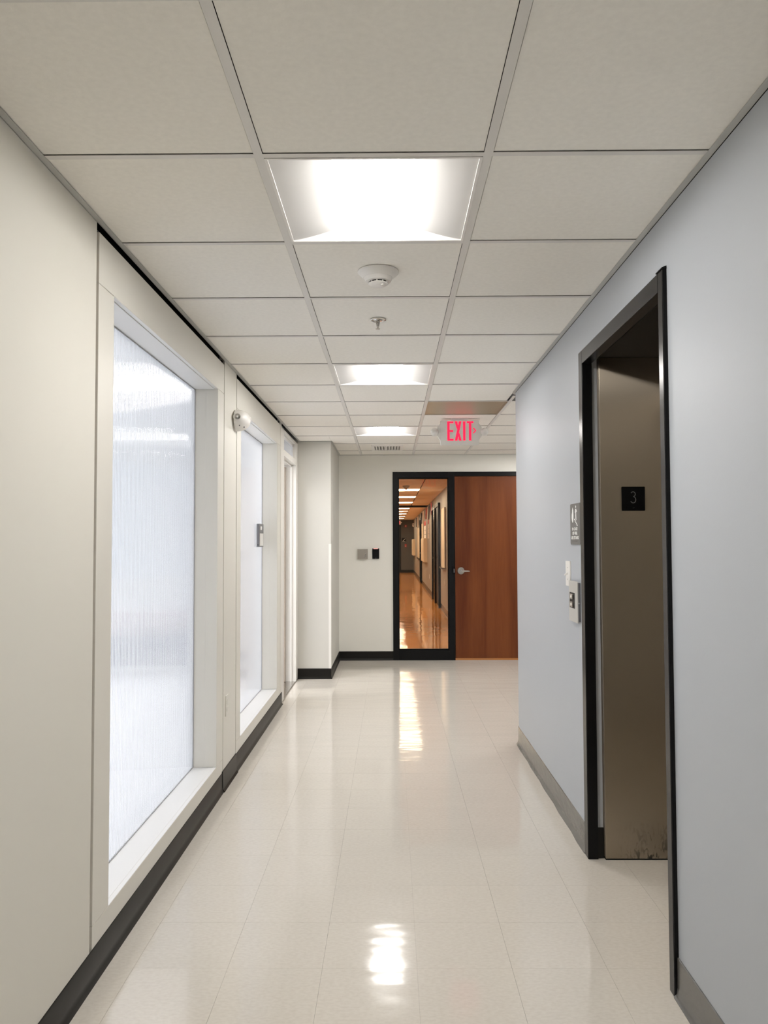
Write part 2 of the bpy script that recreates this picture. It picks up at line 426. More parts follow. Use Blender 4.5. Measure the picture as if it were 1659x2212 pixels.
# grid bars (flanges of the tees)
def bar(x0, x1, y0, y1): return new('grid_bar', MB().box(x0, x1, y0, y1, CZ, CZ + .0012).box((x0 + x1) / 2 - .001, (x0 + x1) / 2 + .001, y0, y1, CZ + .0012, CZ + .03) if (x1 - x0) < .05 else MB().box(x0, x1, y0, y1, CZ, CZ + .0012).box(x0, x1, (y0 + y1) / 2 - .001, (y0 + y1) / 2 + .001, CZ + .0012, CZ + .03), m_gridbar, ce)
hw = .012
for gx, a in ((GX, Y0), (GX + T, Y0), (GX + 2 * T, 5.49), (GX + 3 * T, 5.49), (GX + 4 * T, 5.49)): bar(gx - hw, gx + hw, a, BY)
for r in range(-8, 12):
    y = GY + r * T
    if y < Y0 or y > BY: continue
    bar(LX if y < 7.94 else -.61, GX - hw, y - hw * .85, y + hw * .85)
    bar(GX + hw, GX + T - hw, y - hw * .85, y + hw * .85)
    bar(GX + T + hw, RX if y < 5.4 else GX + 2 * T - hw, y - hw * .85, y + hw * .85)
    if y > 5.5:
        bar(GX + 2 * T + hw, GX + 3 * T - hw, y - hw * .85, y + hw * .85)
        bar(GX + 3 * T + hw, GX + 4 * T - hw, y - hw * .85, y + hw * .85)
# wall angles around the perimeter
zt = CZ - .0008
aw = .020
def angle(mb): return new('wall_angle', mb, m_angle, ce)
angle(MB().box(LX, LX + aw, Y0, 7.93, zt, zt + .001).box(LX, LX + .001, Y0, 7.93, zt, zt + .02))
angle(MB().box(LX, -.61 + aw, 7.93, 7.95, zt, zt + .001))
angle(MB().box(-.61, -.61 + aw, 7.95, BY, zt, zt + .001))
angle(MB().box(-.61, XR, BY - .014, BY, zt, zt + .001))
CR = .12; CYC = 5.36                       # bullnose corner centre y, radius
arc = [(RX + CR - CR * math.cos(t), CYC + CR * math.sin(t)) for t in [PI / 2 * i / 10 for i in range(11)]]
arci = [(RX + CR - (CR + aw) * math.cos(t), CYC + (CR + aw) * math.sin(t)) for t in [PI / 2 * i / 10 for i in range(11)]]
ra = MB().box(RX - aw, RX, Y0, CYC, zt, zt + .001)
for i in range(10): ra.prism([arc[i], arc[i + 1], arci[i + 1], arci[i]], 'z', zt, zt + .001)
ra.box(RX + CR, XR, 5.48, 5.48 + aw, zt, zt + .001)
# shallow dark reveal line under the angle on the right wall
angle(ra)

# ------------------------------------------------------------------ left wall
wl = struct('wall_left', MB().box(-1.10, LX, Y0, 2.463, 0, 2.56), m_cream, 'cream wall on the left of the corridor', 'wall')
new('seam_strip', MB().box(-1.10, -.948, 2.463, 2.485, 0, CZ), m_seam, wl)['label'] = 'brown raw edge showing in the open joint'
def seam(y0, y1): new('seam_strip', MB().box(-1.06, -.947, y0, y1, 0, CZ), m_gap, wl)
seam(4.360, 4.402); seam(4.722, 4.763); seam(6.602, 6.650)
new('wall_panel', MB().box(-1.10, LX, 4.389, 4.733, 0, 2.5), m_cream2, wl, bevel=.0012)
new('wall_panel', MB().box(-1.10, LX, 6.634, 6.70, 0, 2.5), m_cream2, wl, bevel=.0012)
new('recess_backing', MB().box(-1.06, -.962, 2.482, 4.377, 2.372, 2.5).box(-1.06, -.962, 4.744, 6.622, 2.372, 2.5), m_gap, wl)
new('recess_rail', MB().box(-.962, -.954, 2.482, 4.377, 2.385, 2.389).box(-.962, -.954, 4.744, 6.622, 2.385, 2.389), m_signgrey, wl)
new('upper_wall', MB().box(-1.10, -.962, 2.482, 6.7, 2.5, 2.56), m_cream, wl)

def window(name, y0, y1, a, bb, z0, z1, pane_m, label):
    w_ = thing(name, (LX, (y0 + y1) / 2, 0), label, 'window', kind='structure')
    bv = .0012
    new('top_rail', MB().box(-1.0, LX, y0, y1, z1 + .005, 2.370), m_cream2, w_, bevel=bv)
    new('bottom_rail', MB().box(-1.0, LX, y0, y1, 0.0, z0 - .0012), m_cream2, w_, bevel=bv)
    new('stile', MB().box(-1.0, LX, y0, a, z0, z1 + .0035), m_cream2, w_, bevel=bv)
    new('stile', MB().box(-1.0, LX, bb, y1, z0, z1 + .0035), m_cream2, w_, bevel=bv)
    # white liners, set back behind a fine groove
    new('back_frame', MB().box(-1.06, -1.0, y0, a, 0, 2.37).box(-1.06, -1.0, bb, y1, 0, 2.37), m_cream2, w_)
    for nm, mb in (('sill', MB().box(-1.12, -.955, a + .001, bb - .001, z0 - .02, z0 - .0005).box(-.9535, -.936, a + .001, bb - .001, z0 - .02, z0)),
                   ('head_liner', MB().box(-1.12, -.955, a + .001, bb - .001, z1 + .0005, z1 + .02).box(-.9535, -.9365, a + .001, bb - .001, z1 + .0035, z1 + .02)),
                   ('jamb_liner', MB().box(-1.12, -.955, a - .02, a - .0005, z0, z1).box(-.9535, -.9365, a - .02, a - .0005, z0, z1)),
                   ('jamb_liner', MB().box(-1.12, -.955, bb + .0005, bb + .02, z0, z1).box(-.9535, -.9365, bb + .0005, bb + .02, z0, z1))):
        new(nm, mb, m_white, w_, bevel=.0005)
    new('pane', MB().box(-1.073, -1.060, a, bb, z0, z1), pane_m, w_)
    new('glazing_gasket', MB().box(-1.0602, -1.057, a, bb, z0, z0 + .003).box(-1.0602, -1.057, bb - .003, bb, z0, z1).box(-1.0602, -1.057, a, bb, z1 - .004, z1), m_gasket, w_)
    return w_
window('window_1', 2.485, 4.375, 2.625, 4.222, .176, 2.200, m_pane1, 'large window of ribbed translucent glazing nearest the viewer')
window('window_2', 4.749, 6.618, 4.880, 6.440, .178, 2.185, m_pane2, 'narrower looking frosted window beyond the wall lamp')

# doorway beyond the second window
dw = thing('door_1', (-.945, 7.36, 0), 'open doorway with white frame and small window above, at end of left wall', 'door', kind='structure')
DX = -.945
oa, ob_ = 6.93, 7.80
new('frame', MB().box(-1.08, DX, 6.70, oa, 0, 2.372).box(-1.08, DX, ob_, 7.93, 0, 2.372).box(-1.08, DX, oa, ob_, 2.350, 2.372).box(-1.08, DX, oa, ob_, 2.140, 2.195), m_wtrim, dw, bevel=.001)
new('door_stop', MB().box(-1.0, -.985, oa, oa + .015, 0, 2.14).box(-1.0, -.985, ob_ - .015, ob_, 0, 2.14).box(-1.0, -.985, oa, ob_, 2.125, 2.14), m_wtrim, dw)
new('transom_frame', MB().box(-1.0, -.975, oa, oa + .02, 2.195, 2.35).box(-1.0, -.975, ob_ - .025, ob_, 2.195, 2.35).box(-1.0, -.975, oa, ob_, 2.325, 2.35).box(-1.0, -.975, oa, ob_, 2.195, 2.205), m_white, dw)
new('transom_pane', MB().box(-.993, -.987, oa + .02, ob_ - .025, 2.205, 2.325), m_pane2, dw)
lf = new('door_leaf', MB().box(-1.93, -1.045, 7.755, 7.798, .008, 2.12), m_beige, dw, bevel=.002); lf['label'] = 'beige door leaf swung open'
new('threshold', MB().box(-1.09, -.95, oa, ob_, -.004, .004), m_chrome, dw, bevel=.001)
new('handle', MB().cyl((-1.86, 7.73, 1.0), .025, .025, 'y').box(-1.86, -1.75, 7.70, 7.715, .992, 1.008), m_nickel, lf)

# column at the end of the left wall
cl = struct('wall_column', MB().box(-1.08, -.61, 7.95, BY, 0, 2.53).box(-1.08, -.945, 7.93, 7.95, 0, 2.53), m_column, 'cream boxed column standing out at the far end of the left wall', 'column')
cg = new('corner_guard', MB().box(-.632, -.607, 7.947, 7.95, .1, 1.356).box(-.61, -.607, 7.95, 7.975, .1, 1.356), m_wtrim)
tag(cg, 'slim white corner guard on lower half of the cream column', 'corner guard')

# ------------------------------------------------------------------ baseboards (rubber cove)
def cove(x, d, z=.105, toe=.012, t=.003):
    """profile (x,z) for a base running along Y on a wall at x; d=+1 wall is on the left side"""
    return [(x, 0), (x + d * toe, 0), (x + d * toe, .004), (x + d * (toe * .5), .014), (x + d * (t + .001), .032), (x + d * t, z - .002), (x + d * (t * .6), z), (x, z)]
bl = struct('baseboard_left', MB().prism(cove(LX, 1), 'y', Y0, 4.36), m_base_bk, 'black rubber base along the left wall', 'baseboard', smooth=True)
new('base_section', MB().prism(cove(LX, 1, .112, .017, .006), 'y', 4.36, 4.74), m_base_bk, bl, smooth=True)
new('base_section', MB().prism(cove(LX, 1), 'y', 4.74, 6.70), m_base_bk, bl, smooth=True)
new('base_end', MB().box(-.945, LX + .004, 6.70, 6.706, 0, .105).box(-.945, LX + .014, 6.70, 6.708, 0, .006), m_base_bk, bl)
def cove_y(y, d, z=.105, toe=.012, t=.003): return [(y, 0), (y + d * toe, 0), (y + d * toe, .004), (y + d * toe * .5, .014), (y + d * (t + .001), .032), (y + d * t, z), (y, z)]
struct('baseboard_back', MB().prism(cove_y(BY, -1), 'x', -.61, .02), m_base_bk, 'black rubber base along the far wall', 'baseboard', smooth=True)
bcn = struct('baseboard_column', MB().prism(cove_y(7.95, -1), 'x', -.955, -.61), m_base_bk, 'black rubber base around the column', 'baseboard', smooth=True)
new('base_section', MB().prism(cove(-.61, 1), 'y', 7.94, BY), m_base_bk, bcn, smooth=True)

# right base, grey, with cove following the bullnose
br_ = struct('baseboard_right', MB().prism(cove(RX, -1, .12, .016, .004), 'y', Y0, 2.417), m_base_gr, 'grey rubber cove base along the right wall', 'baseboard', smooth=True)
def cove_arc(y_start):
    prof = [(0, 0), (.016, 0), (.016, .004), (.009, .014), (.005, .032), (.004, .118), (0, .12)]
    path = [(RX, y_start, -1, 0)] + [(RX, y_start + (CYC - y_start) * i / 14, -1, 0) for i in range(1, 14)]
    path += [(RX + CR - CR * math.cos(t), CYC + CR * math.sin(t), -math.cos(t), math.sin(t)) for t in [PI / 2 * i / 10 for i in range(11)]] + [(XR, 5.48, 0, 1)]
    mb = MB(); k = len(prof)
    for n, (x, y, nx, ny) in enumerate(path):
        wob = 1 + .16 * math.sin(n * 2.1) * (0 < n < 14)
        for d, z in prof:
            dd = d if z > .02 else d * wob
            mb.v.append((x + nx * dd, y + ny * dd, z))
    for i in range(len(path) - 1):
        for j in range(k - 1): mb.f.append((i * k + j, (i + 1) * k + j, (i + 1) * k + j + 1, i * k + j + 1))
    return mb
new('base_section', cove_arc(3.51), m_base_gr, br_, smooth=True)

# ------------------------------------------------------------------ right wall with bullnose corner
EY0, EY1 = 2.417, 3.510                    # outer edges of the lift frame
wr = struct('wall_right', MB().box(RX, 1.02, Y0, EY0 + .012, 0, 2.56), m_blue, 'blue-grey painted wall on the right of the corridor', 'wall')
new('wall_section', MB().box(RX, 1.02, EY0 + .012, EY1 - .012, 2.205, 2.56), m_blue, wr)
mb = MB(); out = [(RX, EY1 - .012)] + arc + [(XR, 5.48), (XR, 5.60), (1.02, 5.60), (1.02, EY1 - .012)]
mb.prism(out, 'z', 0, 2.56)
new('wall_section', mb, m_blue, wr, smooth=True)
new('groove_face', MB().box(.888, .915, 3.466, 3.50, .13, 2.19), m_blue, wr)
new('groove_base', MB().box(.888, .915, 3.460, 3.50, 0, .13), m_base_bk, wr)
new('dark_reveal', MB().box(RX - .0006, RX + .001, Y0, CYC, CZ - .0035, CZ - .0010), m_gap, wr)

# lift entrance
el = thing('door_2', (RX, 2.96, 0), 'lift entrance with dark bronze frame and steel reveal in the right wall', 'door', kind='structure')
FP = .844
new('frame_jamb', MB().box(FP, .888, EY0, 2.458, 0, 2.213), m_bronze, el, bevel=.0025)
new('frame_jamb', MB().box(FP, .888, 3.450, EY1, 0, 2.213), m_bronze, el, bevel=.0025)
new('frame_head', MB().box(FP, .888, 2.458, 3.450, 2.153, 2.213), m_bronze, el, bevel=.0025)
new('frame_cap', MB().prism([(FP - .003, 2.213), (.862, 2.213), (.862, 2.224), (.852, 2.222), (FP - .003, 2.216)], 'y', EY0 - .003, EY0 + .05), m_frame_bk, el)
new('frame_return', MB().box(FP + .002, .885, EY0 - .0016, EY0 + .001, 0, 2.212), m_frame_bk, el)
new('frame_return', MB().box(FP + .003, .888, 3.4485, 3.451, 0, 2.153), m_frame_bk, el)
sp_ = new('steel_reveal', MB().box(.917, 1.24, 3.440, 3.50, .006, 2.178), m_steel, el, bevel=.002)
new('steel_reveal', MB().box(.917, 1.24, 2.40, 2.47, .006, 2.178), m_steel, el, bevel=.002)
new('steel_header', MB().box(.917, 1.24, 2.40, 3.50, 2.178, 2.23), m_frame_bk, el, bevel=.002)
new('reveal_foot', MB().box(.918, 1.24, 3.441, 3.50, 0, .006).box(.918, 1.24, 2.40, 2.469, 0, .006), m_gap, el)
new('lift_door', MB().box(1.24, 1.27, 2.40, 2.955, .004, 2.23), m_steel, el, bevel=.002)
new('lift_door', MB().box(1.24, 1.27, 2.957, 3.50, .004, 2.23), m_steel, el, bevel=.002)
new('door_sill', MB().box(1.20, 1.28, 2.40, 3.50, -.01, .003), m_steelplate, el)
new('shaft_wall', MB().box(1.27, 1.31, 2.3, 3.6, -.1, 2.6).box(.89, 1.3, 2.3, 2.40, -.0, 2.5).box(.918, 1.3, 3.50, 3.6, -.0, 2.5).box(.888, 1.3, 2.40, 3.5, 2.23, 2.5), m_plenum, el)

# floor number plate
np_ = thing('floor_number_plate', (1.0585, 3.4385, 1.554), 'small black square plate with grey number 3 on the steel lift reveal', 'sign')
new('plate', MB().rbox(1.008, 1.109, 3.4355, 3.440, 1.502, 1.607, .003), m_blackm, np_)
th3 = []
import math as _m
def arcp(cx, cz, rx, rz, a0, a1, n=14): return [(cx + rx * _m.cos(_m.radians(a0 + (a1 - a0) * i / n)), cz + rz * _m.sin(_m.radians(a0 + (a1 - a0) * i / n))) for i in range(n + 1)]
p3 = arcp(1.0575, 1.5745, .0095, .0105, 155, -90)
p3b = arcp(1.0575, 1.5500, .0115, .0140, 90, -155)
mb3 = MB().strip(p3, .0032, 3.4348, 3.4356).strip(p3b, .0032, 3.4348, 3.4356)
new('numeral', mb3, m_numgrey, np_)['label'] = 'grey numeral 3'
mb = MB()
for dx, dz in ((0, 0), (0, .003), (.006, .003)): mb.cyl((1.0565 + dx, 3.4346, 1.513 + dz), .0008, .001, 'y', 8)
new('braille', mb, m_numgrey, np_)

# ------------------------------------------------------------------ back wall with sidelight and door
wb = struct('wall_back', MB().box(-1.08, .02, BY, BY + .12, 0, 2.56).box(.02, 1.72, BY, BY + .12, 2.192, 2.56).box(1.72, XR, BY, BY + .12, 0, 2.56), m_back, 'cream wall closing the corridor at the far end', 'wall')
d3 = thing('door_3', (.75, BY, 0), 'black framed sidelight beside a brown wooden door in the far wall', 'door', kind='structure')
fy0, fy1 = BY - .012, BY + .12
fm = MB().box(.02, .085, fy0, fy1, 0, 2.192).box(.672, .742, fy0, fy1, 0, 2.192).box(1.665, 1.72, fy0, fy1, 0, 2.192)
fm.box(.085, .672, fy0, fy1, 2.122, 2.192).box(.742, 1.665, fy0, fy1, 2.142, 2.192).box(.085, .672, fy0, fy1, 0, .118)
new('frame', fm, m_frame_bk, d3, bevel=.002)
new('glazing_bead', MB().box(.085, .096, BY + .02, BY + .05, .118, 2.122).box(.661, .672, BY + .02, BY + .05, .118, 2.122).box(.096, .661, BY + .02, BY + .05, .118, .129).box(.096, .661, BY + .02, BY + .05, 2.111, 2.122), m_frame_bk, d3)
new('pane', MB().box(.09, .668, BY + .033, BY + .039, .122, 2.118), m_clear, d3)
lf3 = new('door_leaf', MB().box(.745, 1.662, BY + .002, BY + .046, .022, 2.139), m_wood, d3, bevel=.0015); lf3['label'] = 'reddish brown wood veneer door'
new('strike_box', MB().box(.703, .7425, BY - .0145, BY + .01, .995, 1.085), m_blackm, d3)
new('strike_plate', MB().box(.728, .735, BY - .016, BY - .0135, 1.015, 1.06), m_chrome, d3)
hx, hz = .812, 1.035
lv = new('lever_handle', MB().lathe([(.042, 0), (.042, -.006), (.036, -.012), (.012, -.012), (.012, -.045)], (hx, BY + .002, hz), 'y', 32), m_nickel, lf3, smooth=True)
new('lever_handle', MB().prism([(hx - .012, hz - .012), (hx + .02, hz - .013), (hx + .10, hz - .010), (hx + .10, hz + .002), (hx + .02, hz + .008), (hx - .012, hz + .011)], 'y', BY - .055, BY - .040), m_nickel, lf3, bevel=.003, smooth=True)
new('key_cylinder', MB().cyl((hx, BY - .056, hz + .006), .010, .004, 'y'), m_chrome, lf3)

# wall devices on the back wall
dp = thing('door_release_plate', (-.332, BY, 1.23), 'square brushed steel control box with small key switch on far wall', 'control box')
new('box', MB().rbox(-.392, -.272, BY - .032, BY, 1.176, 1.292, .003), m_steelplate, dp)
new('cover', MB().rbox(-.383, -.281, BY - .034, BY - .032, 1.185, 1.284, .002), m_steelplate, dp)
new('screw', MB().cyl((-.356, BY - .0355, 1.273), .003, .0015, 'y', 10), m_devgrey, dp)
new('screw', MB().cyl((-.310, BY - .0355, 1.273), .003, .0015, 'y', 10), m_devgrey, dp)
new('screw', MB().cyl((-.310, BY - .0355, 1.193), .003, .0015, 'y', 10), m_devgrey, dp)
new('key_switch', MB().cyl((-.298, BY - .042, 1.238), .007, .008, 'y', 16), m_chrome, dp)
new('slot', MB().box(-.309, -.290, BY - .0352, BY - .034, 1.209, 1.216).box(-.303, -.292, BY - .0352, BY - .034, 1.226, 1.231), m_devgrey, dp)
cr_ = thing('card_reader', (-.178, BY, 1.238), 'black card reader with glowing pinkish red bar on its top edge', 'card reader')
new('body', MB().rbox(-.220, -.140, BY - .022, BY, 1.178, 1.300, .006), m_blackm, cr_)
new('light_bar', MB().box(-.206, -.154, BY - .024, BY - .016, 1.292, 1.301), m_redbar, cr_)
new('badge', MB().rbox(-.187, -.173, BY - .0228, BY - .022, 1.184, 1.189, .002), m_numgrey, cr_)

# ------------------------------------------------------------------ ceiling lights
def troffer(row, label):
    y0 = GY + (row - 1) * T + .0125; y1 = y0 + T - .025; x0 = GX + .0125; x1 = GX + T - .0125; xc = (x0 + x1) / 2; yc = (y0 + y1) / 2
    t = thing('ceiling_light', (xc, yc, CZ), label, 'ceiling light', 'square recessed basket lights along the corridor ceiling')
    hwx, hwy = (x1 - x0) / 2, (y1 - y0) / 2
    new('trim_frame', MB().box(x0, x1, y0, y0 + .008, CZ - .001, CZ + .004).box(x0, x1, y1 - .008, y1, CZ - .001, CZ + .004).box(x0, x0 + .008, y0 + .008, y1 - .008, CZ - .001, CZ + .004).box(x1 - .008, x1, y0 + .008, y1 - .008, CZ - .001, CZ + .004), m_hwhite, t)
    # curved side reflectors (profile in x,z)
    def prof(sgn):
        pts = []
        for i in range(9):
            u = i / 8; pts.append((xc + sgn * (hwx - .008 - (hwx - .008 - .118) * u), CZ + .003 + .034 * u ** 1.3))
        pts += [(xc + sgn * .118, CZ + .075), (xc + sgn * (hwx - .008), CZ + .075)]
        return pts
    for s_ in (-1, 1): new('reflector', MB().prism(prof(s_), 'y', y0 + .008, y1 - .008), m_refl, t, smooth=True)
    new('end_plate', MB().prism([(y1 - .008, CZ + .002), (y1 - .05, CZ + .062), (y1 - .05, CZ + .075), (y1 - .008, CZ + .075)], 'x', x0 + .008, x1 - .008), m_refl, t)
    new('end_plate', MB().prism([(y0 + .008, CZ + .002), (y0 + .05, CZ + .062), (y0 + .05, CZ + .075), (y0 + .008, CZ + .075)], 'x', x0 + .008, x1 - .008), m_refl, t)
    pr = [(xc - .117, CZ + .072)] + [(xc + .117 * -math.cos(PI * i / 16), CZ + .062 - .052 * math.sin(PI * i / 16) ** .7) for i in range(17)] + [(xc + .117, CZ + .072)]
    new('basket_diffuser', MB().prism(pr, 'y', y0 + .035, y1 - .035), m_basket, t, smooth=True)
    new('housing', MB().box(x0 + .003, x1 - .003, y0 + .003, y1 - .003, CZ + .076, CZ + .10), m_hwhite, t)
    return t
LBL = {1: 'recessed square ceiling light nearest the viewer, in front of smoke detector', 5: 'recessed square ceiling light just beyond the sprinkler', 9: 'farthest recessed square ceiling light, before the air vent',
       -3: 'recessed square ceiling light above the viewpoint', -7: 'recessed square ceiling light behind the viewpoint'}
base = troffer(1, LBL[1])
for r in (5, 9, -3): copy_tree(base, (0, (r - 1) * T, 0), LBL[r])
copy_tree(base, (3 * T, 7 * T, 0), 'unseen recessed ceiling light added in the side passage around the corner to brighten the far end')  # out-of-view fill light, added to brighten the far end of the corridor
copy_tree(base, (3 * T, 10 * T, 0), 'unseen recessed ceiling light added in the side passage beside the wooden door to brighten the far wall')  # second unseen troffer, put in to lift the back wall

# smoke detector
sd = thing('smoke_detector', (-.045, 2.945, CZ), 'white conical smoke detector on ceiling tile behind the nearest light', 'smoke detector')
c = (-.045, 2.945, CZ)
new('base', MB().lathe([(.078, .001), (.078, -.003), (.070, -.011), (.056, -.024)], c, 'z', 40), m_hwhite, sd, smooth=True)
new('chamber', MB().lathe([(.055, -.024), (.047, -.038), (.038, -.0395), (.036, -.0395)], c, 'z', 40), m_hwhite, sd, smooth=True)
new('vent_slots', MB().lathe([(.034, -.038), (.034, -.045)], c, 'z', 32), m_gap, sd)
mb = MB()
for i in range(10):
    t = 2 * PI * i / 10 + .2; mb.cyl((c[0] + .0355 * math.cos(t), c[1] + .0355 * math.sin(t), CZ - .046), .0022, .009, 'z', 8)
new('vent_rib', mb, m_hwhite, sd)
new('cap', MB().lathe([(.037, -.0445), (.037, -.0475), (.028, -.0535), (.001, -.054)], c, 'z', 40), m_hwhite, sd, smooth=True)
new('indicator', MB().lathe([(.007, -.050), (.007, -.055), (.004, -.058)], (c[0] + .015, c[1] - .018, CZ), 'z', 16), m_lens, sd, smooth=True)

# sprinkler
sk = thing('fire_sprinkler', (-.057, 3.585, CZ), 'small chrome sprinkler head hanging from ceiling beyond the smoke detector', 'sprinkler')
c = (-.057, 3.585, CZ)
new('escutcheon', MB().lathe([(.037, .001), (.037, -.002), (.031, -.0045), (.029, -.0020), (.022, -.0015), (.019, -.006), (.010, -.007)], c, 'z', 36), m_chrome, sk, smooth=True)
new('nozzle', MB().lathe([(.010, -.004), (.0095, -.014), (.006, -.016), (.0035, -.032)], c, 'z', 20), m_chrome, sk, smooth=True)
new('frame_arm', MB().prism([(c[0] - .010, CZ - .012), (c[0] - .007, CZ - .012), (c[0] - .001, CZ - .040), (c[0] - .004, CZ - .040)], 'y', c[1] - .002, c[1] + .002), m_chrome, sk)
new('frame_arm', MB().prism([(c[0] + .010, CZ - .012), (c[0] + .007, CZ - .012), (c[0] + .001, CZ - .040), (c[0] + .004, CZ - .040)], 'y', c[1] - .002, c[1] + .002), m_chrome, sk)
new('deflector', MB().lathe([(.003, -.036), (.004, -.041), (.0105, -.0425), (.0105, -.0435)], c, 'z', 20), m_chrome, sk, smooth=True)

# return air panel: dull metal eggcrate seen edge on
rg = thing('return_air_panel', (.5645, 6.0, CZ), 'dull olive-grey metal ceiling panel in front of the exit sign', 'vent')
xa, xb = GX + T + .0125, GX + 2 * T - .0125; ya, yb = GY + 6 * T + .0125, GY + 7 * T - .0125
new('frame', MB().box(xa, xb, ya, ya + .012, CZ + .001, CZ + .006).box(xa, xb, yb - .012, yb, CZ + .001, CZ + .006).box(xa, xa + .012, ya, yb, CZ + .001, CZ + .006).box(xb - .012, xb, ya, yb, CZ + .001, CZ + .006), m_dgrille, rg)
new('face_sheet', MB().box(xa + .012, xb - .012, ya + .012, yb - .012, CZ + .0035, CZ + .006), m_dgrille, rg)

# air diffuser
ad = thing('ceiling_vent', (-.04, 8.5, CZ), 'white louvred air vent in the ceiling close to the far wall', 'vent')
vx0, vx1, vy0, vy1 = -.205, .130, 8.27, 8.68
new('frame', MB().box(vx0, vx1, vy0, vy0 + .03, CZ - .008, CZ + .002).box(vx0, vx1, vy1 - .03, vy1, CZ - .008, CZ + .002).box(vx0, vx0 + .03, vy0 + .03, vy1 - .03, CZ - .008, CZ + .002).box(vx1 - .03, vx1, vy0 + .03, vy1 - .03, CZ - .008, CZ + .002), m_hwhite, ad)
new('duct_opening', MB().box(vx0 + .03, vx1 - .03, vy0 + .03, vy1 - .03, CZ + .0005, CZ + .002), m_signgrey, ad)
for i in range(9):
    x = vx0 + .042 + i * .031; tl_ = .016 if i < 4 else -.016
    new('slat', MB().prism([(x, CZ), (x + .0015, CZ), (x + .0015 + tl_, CZ - .012), (x + tl_, CZ - .012)], 'y', vy0 + .03, vy1 - .03), m_hwhite, ad)

# ------------------------------------------------------------------ exit sign
ES = 6.5
ex = thing('exit_sign', (.575, ES, CZ), 'white exit sign with glowing red letters and two lamp heads under the ceiling', 'exit sign')
new('canopy', MB().prism([(.500, CZ), (.650, CZ), (.645, CZ - .010), (.505, CZ - .010)], 'y', ES + .0, ES + .06).box(.555, .595, ES + .015, ES + .045, CZ - .022, CZ - .008), m_exitbody, ex)
bx0, bx1, bz0, bz1 = .414, .732, 2.174, 2.382
new('body', MB().rbox(bx0, bx1, ES, ES + .05, bz0, bz1, .012), m_exitbody, ex, smooth=True)
def glyphs(y0, y1, flip):
    """E X I T and a chevron, built as straight bars; local frame = metres from letter block left"""
    mb = MB(); H = .160; zb = 2.211; s = .0195
    def X(u): return (.470 + u) if not flip else (.470 + .208 - u)
    def pr(pts): mb.prism([(X(u), zb + v) for u, v in pts], 'y', y0, y1)
    def rc(u0, u1, v0, v1): pr([(u0, v0), (u1, v0), (u1, v1), (u0, v1)])
    rc(0, s, 0, H); rc(s, .052, 0, s * .8); rc(s, .052, H - s * .8, H); rc(s, .049, H / 2 - s * .4, H / 2 + s * .4)
    u = .063; wd = .055
    pr([(u, 0), (u + s * 1.05, 0), (u + wd, H), (u + wd - s * 1.05, H)]); 
    pr([(u + wd, 0), (u + wd / 2 + s * .62, H * .5 - .022), (u + wd / 2 - .006, H * .5 - .004), (u + wd - s * 1.05, 0)])
    pr([(u, H), (u + s * 1.05, H), (u + wd / 2 + .006, H * .5 + .004), (u + wd / 2 - s * .62, H * .5 + .022)])
    rc(.131, .131 + s, 0, H)
    rc(.163, .217, H - s * .8, H); rc(.180, .180 + s, 0, H - s * .8)
    return mb
new('lettering', glyphs(ES - .0015, ES + .001, False), m_red, ex)['label'] = 'glowing red letters EXIT'
ch = [(.686, 2.316), (.706, 2.294), (.686, 2.272)]
new('arrow', MB().strip(ch, .009, ES - .0015, ES + .001), m_red, ex)['label'] = 'glowing red chevron pointing right'
new('lettering', glyphs(ES + .049, ES + .0515, True), m_red, ex)['label'] = 'glowing red letters EXIT on the far side'
for s_, xx in ((-1, .366), (1, .780)):
    e = bx0 if s_ < 0 else bx1
    new('lamp_arm', MB().prism([(e, 2.355), (e + s_ * .024, 2.325), (e + s_ * .030, 2.262), (e, 2.212)], 'y', ES + .008, ES + .042), m_exitbody, ex)
    pf = [(.004, -.036), (.018, -.031), (.028, -.022), (.033, -.010), (.034, .002), (.032, .014), (.030, .020)]
    new('lamp_head', MB().lathe(pf, (xx, ES + .012, 2.285), 'y', 28), m_exitbody, ex, smooth=True)

# ------------------------------------------------------------------ emergency lamp on the left wall
em = thing('emergency_lamp', (LX, 4.70, 2.106), 'cream domed emergency lamp with round lens on left wall between the windows', 'emergency lamp')
def dome(y, z, ay, az, px, n=14, m=20, front=0.):
    mb = MB()
    for j in range(n + 1):
        u = j / n; k = math.cos(u * PI / 2) ** .75
        for i in range(m):
            t = 2 * PI * i / m
            mb.v.append((LX + .010 + px * math.sin(u * PI / 2), y + front * math.sin(u * PI / 2) + ay * k * math.cos(t), z + az * k * math.sin(t) + .004 * u))
    for j in range(n):
        for i in range(m): mb.f.append((j * m + i, j * m + (i + 1) % m, (j + 1) * m + (i + 1) % m, (j + 1) * m + i))
    mb.f.append(tuple(range(m))); mb.f.append(tuple(n * m + i for i in range(m)))
    return mb
new('wall_plate', MB().lathe([(.064, 0), (.064, .008), (.060, .011)], (LX, 4.70, 2.102), 'x', 36), m_hwhite, em, smooth=True)
new('dome', dome(4.70, 2.104, .105, .064, .076), m_hwhite, em, smooth=True)
def disc_toward(c, d, r, prof, m_, nm):
    d = Vector(d).normalized(); a = d.cross(Vector((0, 0, 1))).normalized(); b2 = d.cross(a)
    mb = MB(); seg = 24
    for rr, h in prof:
        for i in range(seg):
            t = 2 * PI * i / seg; p = Vector(c) + d * h + (a * math.cos(t) + b2 * math.sin(t)) * rr; mb.v.append(tuple(p))
    for j in range(len(prof) - 1):
        for i in range(seg): mb.f.append((j * seg + i, j * seg + (i + 1) % seg, (j + 1) * seg + (i + 1) % seg, (j + 1) * seg + i))
    mb.f.append(tuple(range(seg))); mb.f.append(tuple((len(prof) - 1) * seg + i for i in range(seg)))
    return new(nm, mb, m_, em, smooth=True)
